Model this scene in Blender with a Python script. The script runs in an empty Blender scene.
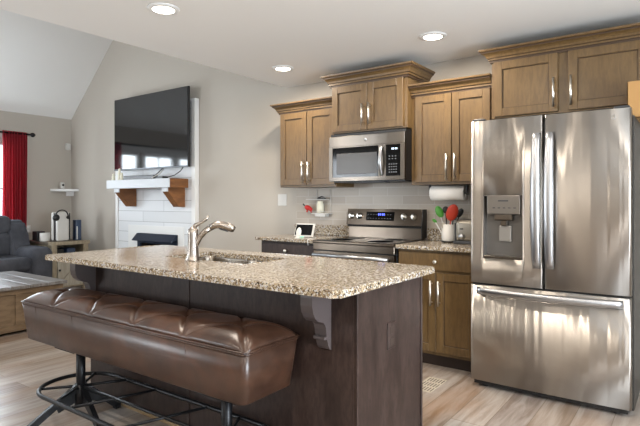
import bpy, bmesh, math, random
from mathutils import Vector, Matrix
random.seed(7)
S = bpy.context.scene
C = S.collection
PI = math.pi

# ------------------------------------------------------------------ camera, world, lights, exposure
cd = bpy.data.cameras.new('camera'); cam = bpy.data.objects.new('camera', cd); C.objects.link(cam)
cam.location = (0, 0, 1.253); cam.rotation_euler = (PI/2, 0, math.radians(36.1))
cd.sensor_width = 36; cd.lens = 515/640*36; cd.shift_y = -12/640; cd.clip_start = .05
S.camera = cam
S.view_settings.view_transform = 'Standard'; S.view_settings.look = 'None'
S.view_settings.gamma = 1; S.view_settings.exposure = -0.08
try: S.view_settings.use_curve_mapping = False
except Exception: pass
S.cycles.max_bounces = 8
S.cycles.diffuse_bounces = 4
S.cycles.use_denoising = True

w = bpy.data.worlds.new('world'); S.world = w; w.use_nodes = True
bg = w.node_tree.nodes['Background']; bg.inputs[0].default_value = (.72, .86, 1, 1); bg.inputs[1].default_value = 2.2

def area(name, loc, target, sx, sy, power, col):
    l = bpy.data.lights.new(name, 'AREA'); l.shape = 'RECTANGLE'; l.size = sx; l.size_y = sy
    l.energy = power; l.color = col
    o = bpy.data.objects.new(name, l); C.objects.link(o); o.location = loc
    o.rotation_euler = (Vector(target)-Vector(loc)).to_track_quat('-Z', 'Y').to_euler()
    return o
area('daylight_left_window', (-7.95, 2.0, 1.45), (-4, 2.0, 1.3), 2.4, 1.4, 190, (.84, .93, 1))
area('daylight_front_window', (1.2, -3.3, 1.35), (1.2, 0, 1.2), 1.7, 1.9, 65, (.92, .96, 1))
area('daylight_right_window', (2.35, 1.2, 1.2), (0, 1.2, 1.1), 2.4, 2.0, 430, (.84, .92, 1))
area('living_room_fill', (-6.8, -3.3, 1.5), (-6.4, 0, 1.4), 1.4, 1.7, 210, (.88, .94, 1))  # added out of view to brighten the living room

# ------------------------------------------------------------------ materials
def lin(h):
    h = h.lstrip('#'); r = []
    for i in (0, 2, 4):
        c = int(h[i:i+2], 16)/255
        r.append(c/12.92 if c <= .04045 else ((c+.055)/1.055)**2.4)
    return (*r, 1)
def mat(name, col='#808080', rough=.5, metal=0, spec=.5, **k):
    m = bpy.data.materials.new(name); m.use_nodes = True
    b = m.node_tree.nodes['Principled BSDF']
    b.inputs['Base Color'].default_value = lin(col); b.inputs['Roughness'].default_value = rough
    b.inputs['Metallic'].default_value = metal; b.inputs['Specular IOR Level'].default_value = spec
    for kk, v in k.items(): b.inputs[kk.replace('_', ' ')].default_value = v
    return m
def nt(m): return m.node_tree, m.node_tree.nodes['Principled BSDF']
def coords(t, scale=(1, 1, 1), rot=(0, 0, 0), kind='Object'):
    tc = t.nodes.new('ShaderNodeTexCoord'); mp = t.nodes.new('ShaderNodeMapping')
    mp.inputs['Scale'].default_value = scale; mp.inputs['Rotation'].default_value = rot
    t.links.new(tc.outputs[kind], mp.inputs[0]); return mp.outputs[0]
def worldco(t, scale=(1, 1, 1), rot=(0, 0, 0)):
    g = t.nodes.new('ShaderNodeNewGeometry'); mp = t.nodes.new('ShaderNodeMapping')
    mp.inputs['Scale'].default_value = scale; mp.inputs['Rotation'].default_value = rot
    t.links.new(g.outputs['Position'], mp.inputs[0]); return mp.outputs[0]
def noise(t, v, scale, detail=3, rough=.5, dist=0):
    n = t.nodes.new('ShaderNodeTexNoise'); n.inputs['Scale'].default_value = scale
    n.inputs['Detail'].default_value = detail; n.inputs['Roughness'].default_value = rough
    n.inputs['Distortion'].default_value = dist
    t.links.new(v, n.inputs['Vector']); return n.outputs[0]
def ramp(t, v, stops, interp='LINEAR'):
    r = t.nodes.new('ShaderNodeValToRGB'); r.color_ramp.interpolation = interp
    e = r.color_ramp.elements
    while len(e) < len(stops): e.new(.5)
    for i, (p, c) in enumerate(stops):
        e[i].position = p; e[i].color = lin(c) if isinstance(c, str) else (c, c, c, 1)
    t.links.new(v, r.inputs[0]); return r.outputs[0]
def mix(t, fac, a, b, mode='MIX'):
    m = t.nodes.new('ShaderNodeMix'); m.data_type = 'RGBA'; m.blend_type = mode
    for s, v in ((0, fac), (6, a), (7, b)):
        if hasattr(v, 'node'): t.links.new(v, m.inputs[s])
        elif s == 0: m.inputs[0].default_value = v
        else: m.inputs[s].default_value = lin(v) if isinstance(v, str) else v
    return m.outputs[2]
def bump(t, b, h, strength=.2, dist=.01):
    n = t.nodes.new('ShaderNodeBump'); n.inputs['Strength'].default_value = strength
    n.inputs['Distance'].default_value = dist
    t.links.new(h, n.inputs['Height']); t.links.new(n.outputs[0], b.inputs['Normal']); return n

def wall_paint(name, col):
    m = mat(name, col, .75, spec=.25); t, b = nt(m)
    bump(t, b, noise(t, worldco(t), 220, 2), .06, .002); return m
M = {}
M['wall'] = wall_paint('greige_wall_paint', '#b1aaa0')
M['ceiling'] = wall_paint('white_ceiling_paint', '#e6e5e2')
M['white'] = mat('white_paint', '#dcdcda', .45)
M['plastic'] = mat('white_plastic', '#c9c7c2', .4)

def wood(name, c1, c2, c3, scale=(1, 1, 1), rough=.4, grain=14, bs=.1, spec=.5):
    m = mat(name, c1, rough, spec=spec); t, b = nt(m)
    v = worldco(t, scale)
    n1 = noise(t, v, 2.2, 4, .6, .4); n2 = noise(t, v, grain, 6, .65, .3)
    a = ramp(t, n1, [(.3, c1), (.7, c2)]); f = ramp(t, n2, [(.42, 0.0), (.62, 1.0)])
    t.links.new(mix(t, mix(t, .6, (0, 0, 0, 1), f), a, c3), b.inputs['Base Color'])
    bump(t, b, n2, bs, .002); return m
M['cab'] = wood('stained_maple', '#5c472a', '#695232', '#4c3921', (3, 3, .6), .36)
M['cabdark'] = mat('dark_cabinet_glaze', '#3c2a1a', .5)
M['esp'] = wood('espresso_wood', '#281c18', '#40322d', '#1c1310', (4, 4, 1.2), .42, spec=.3)
M['kick'] = mat('toe_kick_brown', '#33261f', .6)
M['mantel'] = wood('walnut_stained_wood', '#8a5a30', '#6f4524', '#583517', (2, .5, 2), .5, 10)
M['mantelwhite'] = mat('white_front', '#c2c5c8', .5)  # white colour for the fronts of mantel and brackets
M['rustic'] = wood('rustic_grey_wood', '#8d8069', '#a2967f', '#6d604c', (1, 4, 1), .6, 10)
M['rusticdk'] = wood('rustic_dark_top', '#5d5347', '#6c6254', '#453d34', (1, 4, 1), .5, 10)
M['rusticw'] = wood('rustic_whitewash', '#b8b2a4', '#a39b8c', '#8c8474', (3, 3, .6), .6, 10)
M['tabletop'] = wood('washed_glare_planks', '#6f6c6a', '#8c8a8a', '#4e4a46', (1.2, 9, 1), .35, 5)  # whitish wash of the planks, with grey-white glare put into the colour
M['tableside'] = wood('driftwood_brown', '#6f5d48', '#806c55', '#554532', (1, 1, 4), .55, 8)
M['black'] = mat('black_plastic', '#141415', .4)
M['blackmetal'] = mat('black_powdercoat', '#16171a', .38, .5)
M['darkglass'] = mat('black_glass', '#0a0a0b', .08, spec=.22)
M['screen'] = mat('tv_screen', '#0b0c0f', .07, spec=.9)
M['cable'] = mat('black_cable', '#1a1a1a', .5)
M['rubber'] = mat('rubber', '#1b1b1b', .8)
M['nickel'] = mat('brushed_nickel', '#a09890', .27, 1)
M['brightnickel'] = mat('satin_nickel_pull', '#dad6ce', .28, 1)
M['chrome'] = mat('handle_steel', '#adaeb0', .33, 1)
M['sinkst'] = mat('sink_steel', '#928c84', .22, 1)
M['paper'] = mat('paper_towel', '#f0efec', .9)
M['card'] = mat('cardboard', '#a07a4a', .85)
M['carddk'] = mat('cardboard_inside', '#8c6840', .9)
M['red'] = mat('red_silicone', '#b83a26', .45)
M['green'] = mat('green_silicone', '#4a9438', .45)
M['cardinal'] = mat('cardinal_red', '#b8201c', .5)
M['cream'] = mat('cream_ceramic', '#dcd8c4', .35)
M['greydark'] = mat('dark_grey_plastic', '#2c2e31', .45)
M['bluegrey'] = mat('navy_plastic', '#2b3a52', .35)
M['firemetal'] = mat('navy_black_metal', '#263040', .35, .3)
M['toaster'] = mat('toaster_steel', '#7d776c', .35, .8)
M['bevelgroove'] = mat('groove_dark', '#0c0c0c', .8)
def emis(name, col, st):
    m = mat(name, col, .5); t, b = nt(m)
    b.inputs['Emission Color'].default_value = lin(col); b.inputs['Emission Strength'].default_value = st; return m
M['lamp'] = emis('led_disc', '#fff3e0', 14)
M['blueled'] = emis('blue_display_digits', '#5a6cff', 2.0)
M['paleled'] = emis('pale_display_digits', '#cfe6ff', 1.2)
M['greenled'] = emis('green_glow', '#40e0a0', 1.0)
M['print'] = mat('grey_printed_key', '#55585c', .5)

def stainless(name, col, rough=.2, wave=.3, aniso=.95, vert=(9, 9, .35)):
    m = mat(name, col, rough, 1); t, b = nt(m)
    b.inputs['Anisotropic'].default_value = aniso; b.inputs['Anisotropic Rotation'].default_value = .25
    tn = t.nodes.new('ShaderNodeTangent'); tn.direction_type = 'RADIAL'; tn.axis = 'Z'
    t.links.new(tn.outputs[0], b.inputs['Tangent'])
    bump(t, b, noise(t, worldco(t, vert), 1.0, 1.5, .5, .2), wave, .02)
    return m
M['steel'] = stainless('stainless_fridge', '#b2aca5', .36, .32, .99, (13, 13, .10))
M['steelflat'] = stainless('stainless_appliance', '#6f6860', .28, .05, .9)
M['steeldark'] = stainless('stainless_range', '#665c52', .28, .05, .9)

# granite
m = mat('speckled_granite', '#a8957a', .12, spec=.5); t, b = nt(m)
v = worldco(t)
n0 = noise(t, v, 9, 3); base = ramp(t, n0, [(.35, '#877558'), (.65, '#9c8b70')])
n1 = noise(t, v, 78, 4, .72, .4)
c = mix(t, ramp(t, n1, [(.51, 0.0), (.57, 1.0)]), base, '#cbc6bc')
vo = t.nodes.new('ShaderNodeTexVoronoi'); vo.inputs['Scale'].default_value = 140; t.links.new(v, vo.inputs['Vector'])
sp = t.nodes.new('ShaderNodeSeparateColor'); t.links.new(vo.outputs['Color'], sp.inputs[0])
c = mix(t, ramp(t, sp.outputs[0], [(.74, 0.0), (.80, 1.0)]), c, '#6f5b46')
n2 = noise(t, v, 105, 3, .65, .3)
c = mix(t, ramp(t, n2, [(.555, 0.0), (.58, 1.0)]), c, '#2f2620')
c = mix(t, ramp(t, sp.outputs[1], [(.86, 0.0), (.88, 1.0)]), c, '#a9a7a6')
t.links.new(c, b.inputs['Base Color']); M['granite'] = m

# floor planks, running away from the camera along Y
m = mat('wood_look_floor', '#a89a88', .30, spec=.45); t, b = nt(m)
br = t.nodes.new('ShaderNodeTexBrick'); v = worldco(t, (1, 1, 1), (0, 0, PI/2)); t.links.new(v, br.inputs['Vector'])
br.inputs['Scale'].default_value = 1; br.inputs['Brick Width'].default_value = 1.2; br.inputs['Row Height'].default_value = .19
br.inputs['Mortar Size'].default_value = .0022; br.offset = .37; br.inputs['Bias'].default_value = -.05
br.inputs['Color1'].default_value = (0, 0, 0, 1); br.inputs['Color2'].default_value = (1, 1, 1, 1); br.inputs['Mortar'].default_value = (.5, .5, .5, 1)
v2 = worldco(t, (9, .9, 1)); n = noise(t, v2, 2.2, 6, .62, .6)
nb = noise(t, worldco(t, (2.5, .8, 1)), 1.4, 3, .5, .3)
a = ramp(t, br.outputs['Color'], [(0, '#7d6958'), (.35, '#978a7d'), (.7, '#a9a19a'), (1, '#65544a')])
g = ramp(t, n, [(.38, '#574433'), (.6, '#aaa39d')])
c = mix(t, .42, a, g); c = mix(t, mix(t, .35, (0, 0, 0, 1), ramp(t, nb, [(.5, 0.0), (.66, 1.0)])), c, '#8d6b4c')
c = mix(t, br.outputs['Fac'], c, '#6b5c4d')
t.links.new(c, b.inputs['Base Color']); bump(t, b, n, .08, .002); M['floor'] = m

# tile
m = mat('glazed_wall_tile', '#bdb8b2', .32, spec=.35); t, b = nt(m)
br = t.nodes.new('ShaderNodeTexBrick'); v = worldco(t, (1, 1, 1), (PI/2, 0, 0)); t.links.new(v, br.inputs['Vector'])
br.inputs['Scale'].default_value = 1; br.inputs['Brick Width'].default_value = .305; br.inputs['Row Height'].default_value = .0765
br.inputs['Mortar Size'].default_value = .002; br.inputs['Color1'].default_value = lin('#a3998d'); br.inputs['Color2'].default_value = lin('#b0a79b')
br.inputs['Mortar'].default_value = lin('#bdb7b0'); t.links.new(br.outputs['Color'], b.inputs['Base Color'])
bump(t, b, br.outputs['Fac'], -.2, .002); M['tile'] = m

# shiplap
m = mat('white_shiplap', '#d4d6d8', .5); t, b = nt(m)
br = t.nodes.new('ShaderNodeTexBrick'); v = worldco(t, (1, 1, 1), (PI/2, 0, 0)); t.links.new(v, br.inputs['Vector'])
br.inputs['Scale'].default_value = 1; br.inputs['Brick Width'].default_value = 1.1; br.inputs['Row Height'].default_value = .14
br.inputs['Mortar Size'].default_value = .003; br.offset = .4
br.inputs['Color1'].default_value = lin('#d8dadc'); br.inputs['Color2'].default_value = lin('#ccced0'); br.inputs['Mortar'].default_value = lin('#9a9b9c')
t.links.new(br.outputs['Color'], b.inputs['Base Color']); bump(t, b, br.outputs['Fac'], -.3, .004); M['shiplap'] = m

# leather
m = mat('distressed_brown_leather', '#5a3c2e', .33, spec=.55); t, b = nt(m)
v = worldco(t); n = noise(t, v, 7, 3, .6, .4); n2 = noise(t, v, 22, 3, .6)
c = ramp(t, n, [(.3, '#2c1c15'), (.5, '#38251b'), (.72, '#482f22')])
c = mix(t, mix(t, .5, (0, 0, 0, 1), ramp(t, n2, [(.5, 0.0), (.8, 1.0)])), c, '#4a362b')
t.links.new(c, b.inputs['Base Color'])
t.links.new(ramp(t, n2, [(.3, .29), (.7, .36)]), b.inputs['Roughness'])
bump(t, b, noise(t, v, 160, 2), .05, .001); M['leather'] = m
M['thread'] = mat('seam_leather', '#3a261e', .5)
# fabric
m = mat('grey_sofa_fabric', '#4a4c53', .85, spec=.2); t, b = nt(m)
v = worldco(t); n = noise(t, v, 5, 4, .6)
t.links.new(ramp(t, n, [(.3, '#3d3f46'), (.7, '#55575e')]), b.inputs['Base Color']); bump(t, b, noise(t, v, 200, 2), .2, .003); M['sofa'] = m
# curtain (sheer)
m = mat('red_sheer_curtain', '#94333c', .8, spec=.1); t, b = nt(m)
tr = t.nodes.new('ShaderNodeBsdfTranslucent'); tr.inputs[0].default_value = lin('#d8707a')
ms = t.nodes.new('ShaderNodeMixShader'); ms.inputs[0].default_value = .5
t.links.new(b.outputs[0], ms.inputs[1]); t.links.new(tr.outputs[0], ms.inputs[2])
t.links.new(ms.outputs[0], t.nodes['Material Output'].inputs['Surface']); M['curtain'] = m
# window glass
m = bpy.data.materials.new('window_glass'); m.use_nodes = True; t = m.node_tree
g = t.nodes.new('ShaderNodeBsdfGlossy'); g.inputs['Roughness'].default_value = .02
tp = t.nodes.new('ShaderNodeBsdfTransparent'); ms = t.nodes.new('ShaderNodeMixShader'); ms.inputs[0].default_value = .06
t.links.new(tp.outputs[0], ms.inputs[1]); t.links.new(g.outputs[0], ms.inputs[2])
t.links.new(ms.outputs[0], t.nodes['Material Output'].inputs['Surface']); M['glass'] = m

# ------------------------------------------------------------------ mesh helpers (world coordinates)
WL = {}
def NB(): return bmesh.new()
def box(bm, x0, x1, y0, y1, z0, z1, bev=0, seg=2, mi=0):
    r = bmesh.ops.create_cube(bm, size=1); vs = r['verts']
    for v in vs:
        v.co = Vector(((x0+x1)/2+v.co.x*(x1-x0), (y0+y1)/2+v.co.y*(y1-y0), (z0+z1)/2+v.co.z*(z1-z0)))
    fs = {f for v in vs for f in v.link_faces}
    for f in fs: f.material_index = mi
    if bev > 0:
        es = list({e for v in vs for e in v.link_edges})
        bmesh.ops.bevel(bm, geom=es, offset=bev, segments=seg, profile=.5, affect='EDGES', clamp_overlap=True)
    return vs
def frame_from(d):
    d = d.normalized(); a = Vector((0, 0, 1)) if abs(d.z) < .95 else Vector((0, 1, 0))
    u = d.cross(a).normalized(); return u, u.cross(d).normalized()
def tube(bm, pts, rad, n=10, closed=False, cap=True, mi=0, flat=1.0):
    pts = [Vector(p) for p in pts]; k = len(pts); rings = []
    rr = rad if isinstance(rad, (list, tuple)) else [rad]*k
    pu = None
    for i, p in enumerate(pts):
        if closed: d = pts[(i+1) % k]-pts[i-1]
        else: d = pts[min(i+1, k-1)]-pts[max(i-1, 0)]
        u, v = frame_from(d)
        if pu is not None and u.dot(pu) < 0: u, v = -u, -v
        pu = u
        rings.append([bm.verts.new(p+rr[i]*(math.cos(2*PI*j/n)*u+flat*math.sin(2*PI*j/n)*v)) for j in range(n)])
    m_ = k if closed else k-1
    for i in range(m_):
        a, b_ = rings[i], rings[(i+1) % k]
        for j in range(n):
            f = bm.faces.new((a[j], a[(j+1) % n], b_[(j+1) % n], b_[j])); f.smooth = True; f.material_index = mi
    if cap and not closed:
        for r_ in (rings[0], rings[-1][::-1]):
            f = bm.faces.new(r_[::-1]); f.material_index = mi
def lathe(bm, c, prof, n=28, axis='Z', mi=0, smooth=True):
    c = Vector(c); rings = []
    for r, h in prof:
        ring = []
        for j in range(n):
            a = 2*PI*j/n; x, y = r*math.cos(a), r*math.sin(a)
            o = {'Z': (x, y, h), 'Y': (x, h, y), 'X': (h, x, y)}[axis]
            ring.append(bm.verts.new(c+Vector(o)))
        rings.append(ring)
    for a, b_ in zip(rings, rings[1:]):
        for j in range(n):
            f = bm.faces.new((a[j], a[(j+1) % n], b_[(j+1) % n], b_[j])); f.smooth = smooth; f.material_index = mi
    for r_, p in ((rings[0], prof[0]), (rings[-1], prof[-1])):
        if p[0] > 1e-5: bm.faces.new(r_).material_index = mi
def prism(bm, pts, axis, a0, a1, mi=0):
    """pts 2-D outline; axis 'X': pts=(y,z), 'Y': (x,z), 'Z': (x,y)"""
    def P3(p, a): return {'X': (a, p[0], p[1]), 'Y': (p[0], a, p[1]), 'Z': (p[0], p[1], a)}[axis]
    A = [bm.verts.new(P3(p, a0)) for p in pts]; B = [bm.verts.new(P3(p, a1)) for p in pts]; n = len(pts)
    fs = [bm.faces.new(A), bm.faces.new(B[::-1])]
    for i in range(n): fs.append(bm.faces.new((A[i], B[i], B[(i+1) % n], A[(i+1) % n])))
    for f in fs: f.material_index = mi
    return A, B
def bar(bm, a, b, wd, ht, bev=0):
    a, b = Vector(a), Vector(b); d = b-a; u, v = frame_from(d)
    vs = []
    for p in (a, b):
        for s, q in ((-1, -1), (1, -1), (1, 1), (-1, 1)): vs.append(bm.verts.new(p+u*s*wd/2+v*q*ht/2))
    for q in ((0, 1, 2, 3), (7, 6, 5, 4), (0, 4, 5, 1), (1, 5, 6, 2), (2, 6, 7, 3), (3, 7, 4, 0)): bm.faces.new([vs[i] for i in q])
def obj(name, bm, m, parent=None, smooth=False):
    if parent is not None:
        L = WL[parent.name]; bmesh.ops.translate(bm, verts=bm.verts, vec=-L)
    bmesh.ops.recalc_face_normals(bm, faces=bm.faces)
    me = bpy.data.meshes.new(name); bm.to_mesh(me); bm.free()
    ms = m if isinstance(m, (list, tuple)) else [m]
    for q in ms: me.materials.append(M[q] if isinstance(q, str) else q)
    if smooth:
        for p in me.polygons: p.use_smooth = True
        me.set_sharp_from_angle(angle=math.radians(40)) if hasattr(me, 'set_sharp_from_angle') else None
    o = bpy.data.objects.new(name, me); C.objects.link(o)
    if parent is not None: o.parent = parent; WL[o.name] = WL[parent.name]
    else: WL[o.name] = Vector((0, 0, 0))
    return o
def thing(name, label, cat, loc=(0, 0, 0), rotz=0, group=None):
    o = bpy.data.objects.new(name, None); C.objects.link(o); o.location = loc; o.rotation_euler = (0, 0, rotz)
    o.empty_display_size = .05
    o['label'] = label; o['category'] = cat
    if group: o['group'] = group
    WL[o.name] = Vector(loc); return o
def tag(o, label, cat, group=None):
    o['label'] = label; o['category'] = cat
    if group: o['group'] = group
    return o
def center(o):
    """put a one-mesh thing's origin at its base centre"""
    me = o.data; xs = [v.co for v in me.vertices]
    c = Vector(((min(p.x for p in xs)+max(p.x for p in xs))/2, (min(p.y for p in xs)+max(p.y for p in xs))/2, min(p.z for p in xs)))
    me.transform(Matrix.Translation(-c)); o.location = c; WL[o.name] = c; return o
def struct(name, bm, m):
    o = obj(name, bm, m); o['kind'] = 'structure'; return o
def holes(bm, plane, pos, th, u0, u1, v0, v1, hs):
    """wall slab with rectangular holes. plane 'X' -> (y,z) ; 'Y' -> (x,z); 'Z' -> (x,y)"""
    us = sorted({u0, u1, *[h[0] for h in hs], *[h[1] for h in hs]}); vs = sorted({v0, v1, *[h[2] for h in hs], *[h[3] for h in hs]})
    inside = lambda i, j: 0 <= i < len(us)-1 and 0 <= j < len(vs)-1 and not any(h[0]-1e-6 <= us[i] and us[i+1] <= h[1]+1e-6 and h[2]-1e-6 <= vs[j] and vs[j+1] <= h[3]+1e-6 for h in hs)
    cache = {}
    def V(i, j, k):
        key = (i, j, k)
        if key not in cache:
            p = pos+(th if k else 0)
            cache[key] = bm.verts.new({'X': (p, us[i], vs[j]), 'Y': (us[i], p, vs[j]), 'Z': (us[i], vs[j], p)}[plane])
        return cache[key]
    for i in range(len(us)-1):
        for j in range(len(vs)-1):
            if not inside(i, j): continue
            for k in (0, 1): bm.faces.new((V(i, j, k), V(i+1, j, k), V(i+1, j+1, k), V(i, j+1, k)))
            for di, dj, a, b_ in ((-1, 0, (i, j), (i, j+1)), (1, 0, (i+1, j), (i+1, j+1)), (0, -1, (i, j), (i+1, j)), (0, 1, (i, j+1), (i+1, j+1))):
                if not inside(i+di, j+dj): bm.faces.new((V(*a, 0), V(*b_, 0), V(*b_, 1), V(*a, 1)))

# ------------------------------------------------------------------ the room
XW, XR, YB, YF, CZ, XE = -7.86, 2.2, 4.2, -3.2, 2.45, -3.5
bm = NB(); box(bm, XW-.1, XR+.1, YF-.1, YB+.1, -.1, 0); struct('floor', bm, 'floor')
bm = NB(); box(bm, XE, XR+.1, YF-.1, YB+.1, CZ, CZ+.12); struct('ceiling', bm, 'ceiling')
zk, sl = 2.525, .905; xp = -5.64; zp = zk+sl*(xp-XW)
bm = NB()
prism(bm, [(XW-.1, zk-.0957), (xp, zp), (XE+.05, CZ+.1), (XE+.05, CZ+.25), (xp, zp+.14), (XW-.1, zk+.05)], 'Y', YF-.1, YB+.1)
struct('ceiling_vaulted', bm, 'ceiling')
bm = NB()
prism(bm, [(XW-.1, 0), (XR+.1, 0), (XR+.1, CZ), (XE, CZ), (XE, CZ+.2), (xp, zp+.1), (XW-.1, zk-.04)], 'Y', YB, YB+.1); struct('wall_back', bm, 'wall')
LWIN = [(1.15, 1.83, .75, 2.1), (1.90, 2.58, .75, 2.1), (2.65, 3.33, .75, 2.1)]
bm = NB(); holes(bm, 'X', XW-.1, .1, YF, YB, 0, zk, LWIN); struct('wall_left', bm, 'wall')
RWIN = [(.2, 2.2, .1, 2.1)]
bm = NB(); holes(bm, 'X', XR, .1, YF, YB, 0, CZ, RWIN); struct('wall_right', bm, 'wall')
FWIN = [(.4, 2.0, .5, 2.15), (-7.5, -6.1, .6, 2.3)]  # unseen openings, placed clear of the fridge and microwave reflections
bm = NB(); holes(bm, 'Y', YF-.1, .1, XW, XR, 0, CZ+.05, FWIN)
prism(bm, [(XW, CZ+.05), (XE+.04, CZ+.05), (xp, zp)], 'Y', YF-.1, YF); struct('wall_front', bm, 'wall')
# windows
def window(n, plane, pos, u0, u1, v0, v1, nu=2, nv=2):
    bm = NB(); f = .05
    hs = []; du = (u1-u0-f*2)/nu; dv = (v1-v0-f*2)/nv
    for i in range(nu):
        for j in range(nv): hs.append((u0+f+i*du+.01, u0+f+(i+1)*du-.01, v0+f+j*dv+.01, v0+f+(j+1)*dv-.01))
    holes(bm, plane, pos, .05, u0, u1, v0, v1, hs)
    o = struct('window_%d' % n, bm, 'white')
    bm = NB(); box(bm, *((pos+.02, pos+.026, u0+f, u1-f) if plane == 'X' else (u0+f, u1-f, pos+.02, pos+.026)), v0+f, v1-f)
    obj('pane', bm, 'glass', o)
k = 1
for h in LWIN: window(k, 'X', XW-.07, *h, 2, 2); k += 1
for h in RWIN: window(k, 'X', XR+.02, *h, 2, 3); k += 1
for h in FWIN: window(k, 'Y', YF-.07, *h, 4, 2); k += 1
bm = NB(); box(bm, XW, XW+.02, 1.05, 1.15, .65, 2.2); box(bm, XW, XW+.02, 3.33, 3.40, .65, 2.2); box(bm, XW, XW+.02, 1.15, 3.33, 2.1, 2.2); box(bm, XW, XW+.03, 1.1, 3.4, .68, .75)
struct('trim_1', bm, 'white')
# baseboards
bm = NB(); box(bm, XW+.0, -6.57, YB-.015, YB, 0, .1); struct('baseboard_back', bm, 'white')
bm = NB(); box(bm, -4.87, -3.34, YB-.015, YB, 0, .1); struct('baseboard_kitchen', bm, 'white')
bm = NB(); box(bm, XW, XW+.015, YF, YB-.02, 0, .1); struct('baseboard_left', bm, 'white')
bm = NB(); box(bm, -3.36, -1.23, YB-.01, YB, .915, 1.45); box(bm, -2.66, -1.9, YB-.01, YB, .6, .915)
o = struct('trim_2', bm, 'tile')

# ------------------------------------------------------------------ recessed lights
def can(x, y, label, on=40):
    t = thing('recessed_light', label, 'ceiling light', (x, y, CZ), group='recessed ceiling lights')
    bm = NB(); lathe(bm, (x, y, CZ), [(.062, -.004), (.07, -.012), (.095, -.008), (.1, 0), (.062, 0)], 40); obj('trim_ring', bm, 'white', t)
    bm = NB(); lathe(bm, (x, y, CZ), [(.0001, -.003), (.068, -.003), (.068, -.009), (.0001, -.011)], 32); obj('lens', bm, 'lamp', t)
    l = bpy.data.lights.new('led', 'AREA'); l.shape = 'DISK'; l.size = .13; l.energy = on; l.color = (1, .89, .76)
    lo = bpy.data.objects.new('led', l); C.objects.link(lo); lo.parent = t; lo.location = (0, 0, -.014)
    return t
can(-2.674, 2.015, 'round recessed ceiling light nearest the top edge, above the island sink', 22)
can(-3.0, 3.55, 'round recessed ceiling light above the left wall cabinet by the ceiling edge', 22)
can(-1.54, 3.5, 'round recessed ceiling light in front of the wall cabinet beside the refrigerator', 22)
for x, y in ((-1.2, 1.9), (-2.67, .2), (-1.15, .2), (.4, 2.0), (.4, .2), (-1.15, -1.6), (-2.67, -1.6)):
    can(x, y, 'round recessed kitchen ceiling light outside the picture', 17)

# ------------------------------------------------------------------ cabinets
def shaker(bm, x0, x1, z0, z1, yf, rail=.058, th=.02):
    box(bm, x0, x0+rail, yf, yf+th, z0, z1, .002, 1); box(bm, x1-rail, x1, yf, yf+th, z0, z1, .002, 1)
    box(bm, x0+rail, x1-rail, yf, yf+th, z0, z0+rail, .002, 1); box(bm, x0+rail, x1-rail, yf, yf+th, z1-rail, z1, .002, 1)
    box(bm, x0+rail, x1-rail, yf+.011, yf+.016, z0+rail, z1-rail)
    g = .004  # glazed groove round the panel
    for a in ((x0+rail, x0+rail+g, z0+rail, z1-rail), (x1-rail-g, x1-rail, z0+rail, z1-rail), (x0+rail, x1-rail, z0+rail, z0+rail+g), (x0+rail, x1-rail, z1-rail-g, z1-rail)):
        box(bm, a[0], a[1], yf+.0085, yf+.012, a[2], a[3], mi=1)
def pull(parent, x, y, z0, z1):
    bm = NB(); tube(bm, [(x, y-.032, z0), (x, y-.032, z1)], .0075, 12)
    for z in (z0+.022, z1-.022): tube(bm, [(x, y-.032, z), (x, y, z)], .005, 8)
    return obj('handle', bm, 'brightnickel', parent)
def crown(parent, x0, x1, yf, z0, z1, lret=True, rret=True):
    h = z1-z0
    prof = [(0, z0), (.012, z0), (.014, z0+.16*h), (.022, z0+.18*h), (.022, z0+.32*h), (.03, z0+.36*h), (.034, z0+.5*h), (.045, z0+.64*h), (.06, z0+.72*h), (.062, z0+.80*h), (.068, z0+.84*h), (.074, z0+.88*h), (.076, z1), (0, z1)]
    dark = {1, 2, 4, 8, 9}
    bm = NB(); rows = []
    for o_, z in prof:
        l = o_ if lret else 0; r = o_ if rret else 0
        rows.append([bm.verts.new(p) for p in ((x0-l, YB-.001, z), (x0-l, yf-o_, z), (x1+r, yf-o_, z), (x1+r, YB-.001, z))])
    n = len(rows)
    for i in range(n):
        a, b_ = rows[i], rows[(i+1) % n]
        for j in range(3):
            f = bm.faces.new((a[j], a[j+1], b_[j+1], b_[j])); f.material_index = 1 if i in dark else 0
    bm.faces.new([r[0] for r in rows]); bm.faces.new([r[3] for r in rows])
    return obj('crown_molding', bm, ['cab', 'cabdark'], parent)
def upper(label, x0, x1, yf, z0, z1, zc, doors, hz, lret=True, rret=True, lower=True, ho=.03):
    t = thing('wall_cabinet', label, 'cabinet', ((x0+x1)/2, (yf+YB)/2, z0))
    bm = NB(); box(bm, x0, x1, yf, YB-.001, z0, z1)
    obj('body', bm, 'cab', t)
    for (a, b_, side) in doors:
        bm = NB(); shaker(bm, a, b_, z0+(.02 if lower else .012), z1-.012, yf-.02)
        d = obj('door', bm, ['cab', 'cabdark'], t)
        hx = b_-ho if side > 0 else a+ho
        pull(d, hx, yf-.02, *hz)
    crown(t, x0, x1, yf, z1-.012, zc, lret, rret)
    return t
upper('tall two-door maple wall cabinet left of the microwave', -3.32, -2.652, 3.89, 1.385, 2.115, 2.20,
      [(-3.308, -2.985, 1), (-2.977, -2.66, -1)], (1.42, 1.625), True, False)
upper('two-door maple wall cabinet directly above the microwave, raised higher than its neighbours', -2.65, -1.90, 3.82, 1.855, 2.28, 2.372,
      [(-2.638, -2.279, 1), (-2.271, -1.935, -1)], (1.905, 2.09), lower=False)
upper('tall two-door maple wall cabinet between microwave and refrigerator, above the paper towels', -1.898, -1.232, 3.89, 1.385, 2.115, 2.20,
      [(-1.858, -1.551, 1), (-1.543, -1.245, -1)], (1.42, 1.625), False, False)
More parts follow.
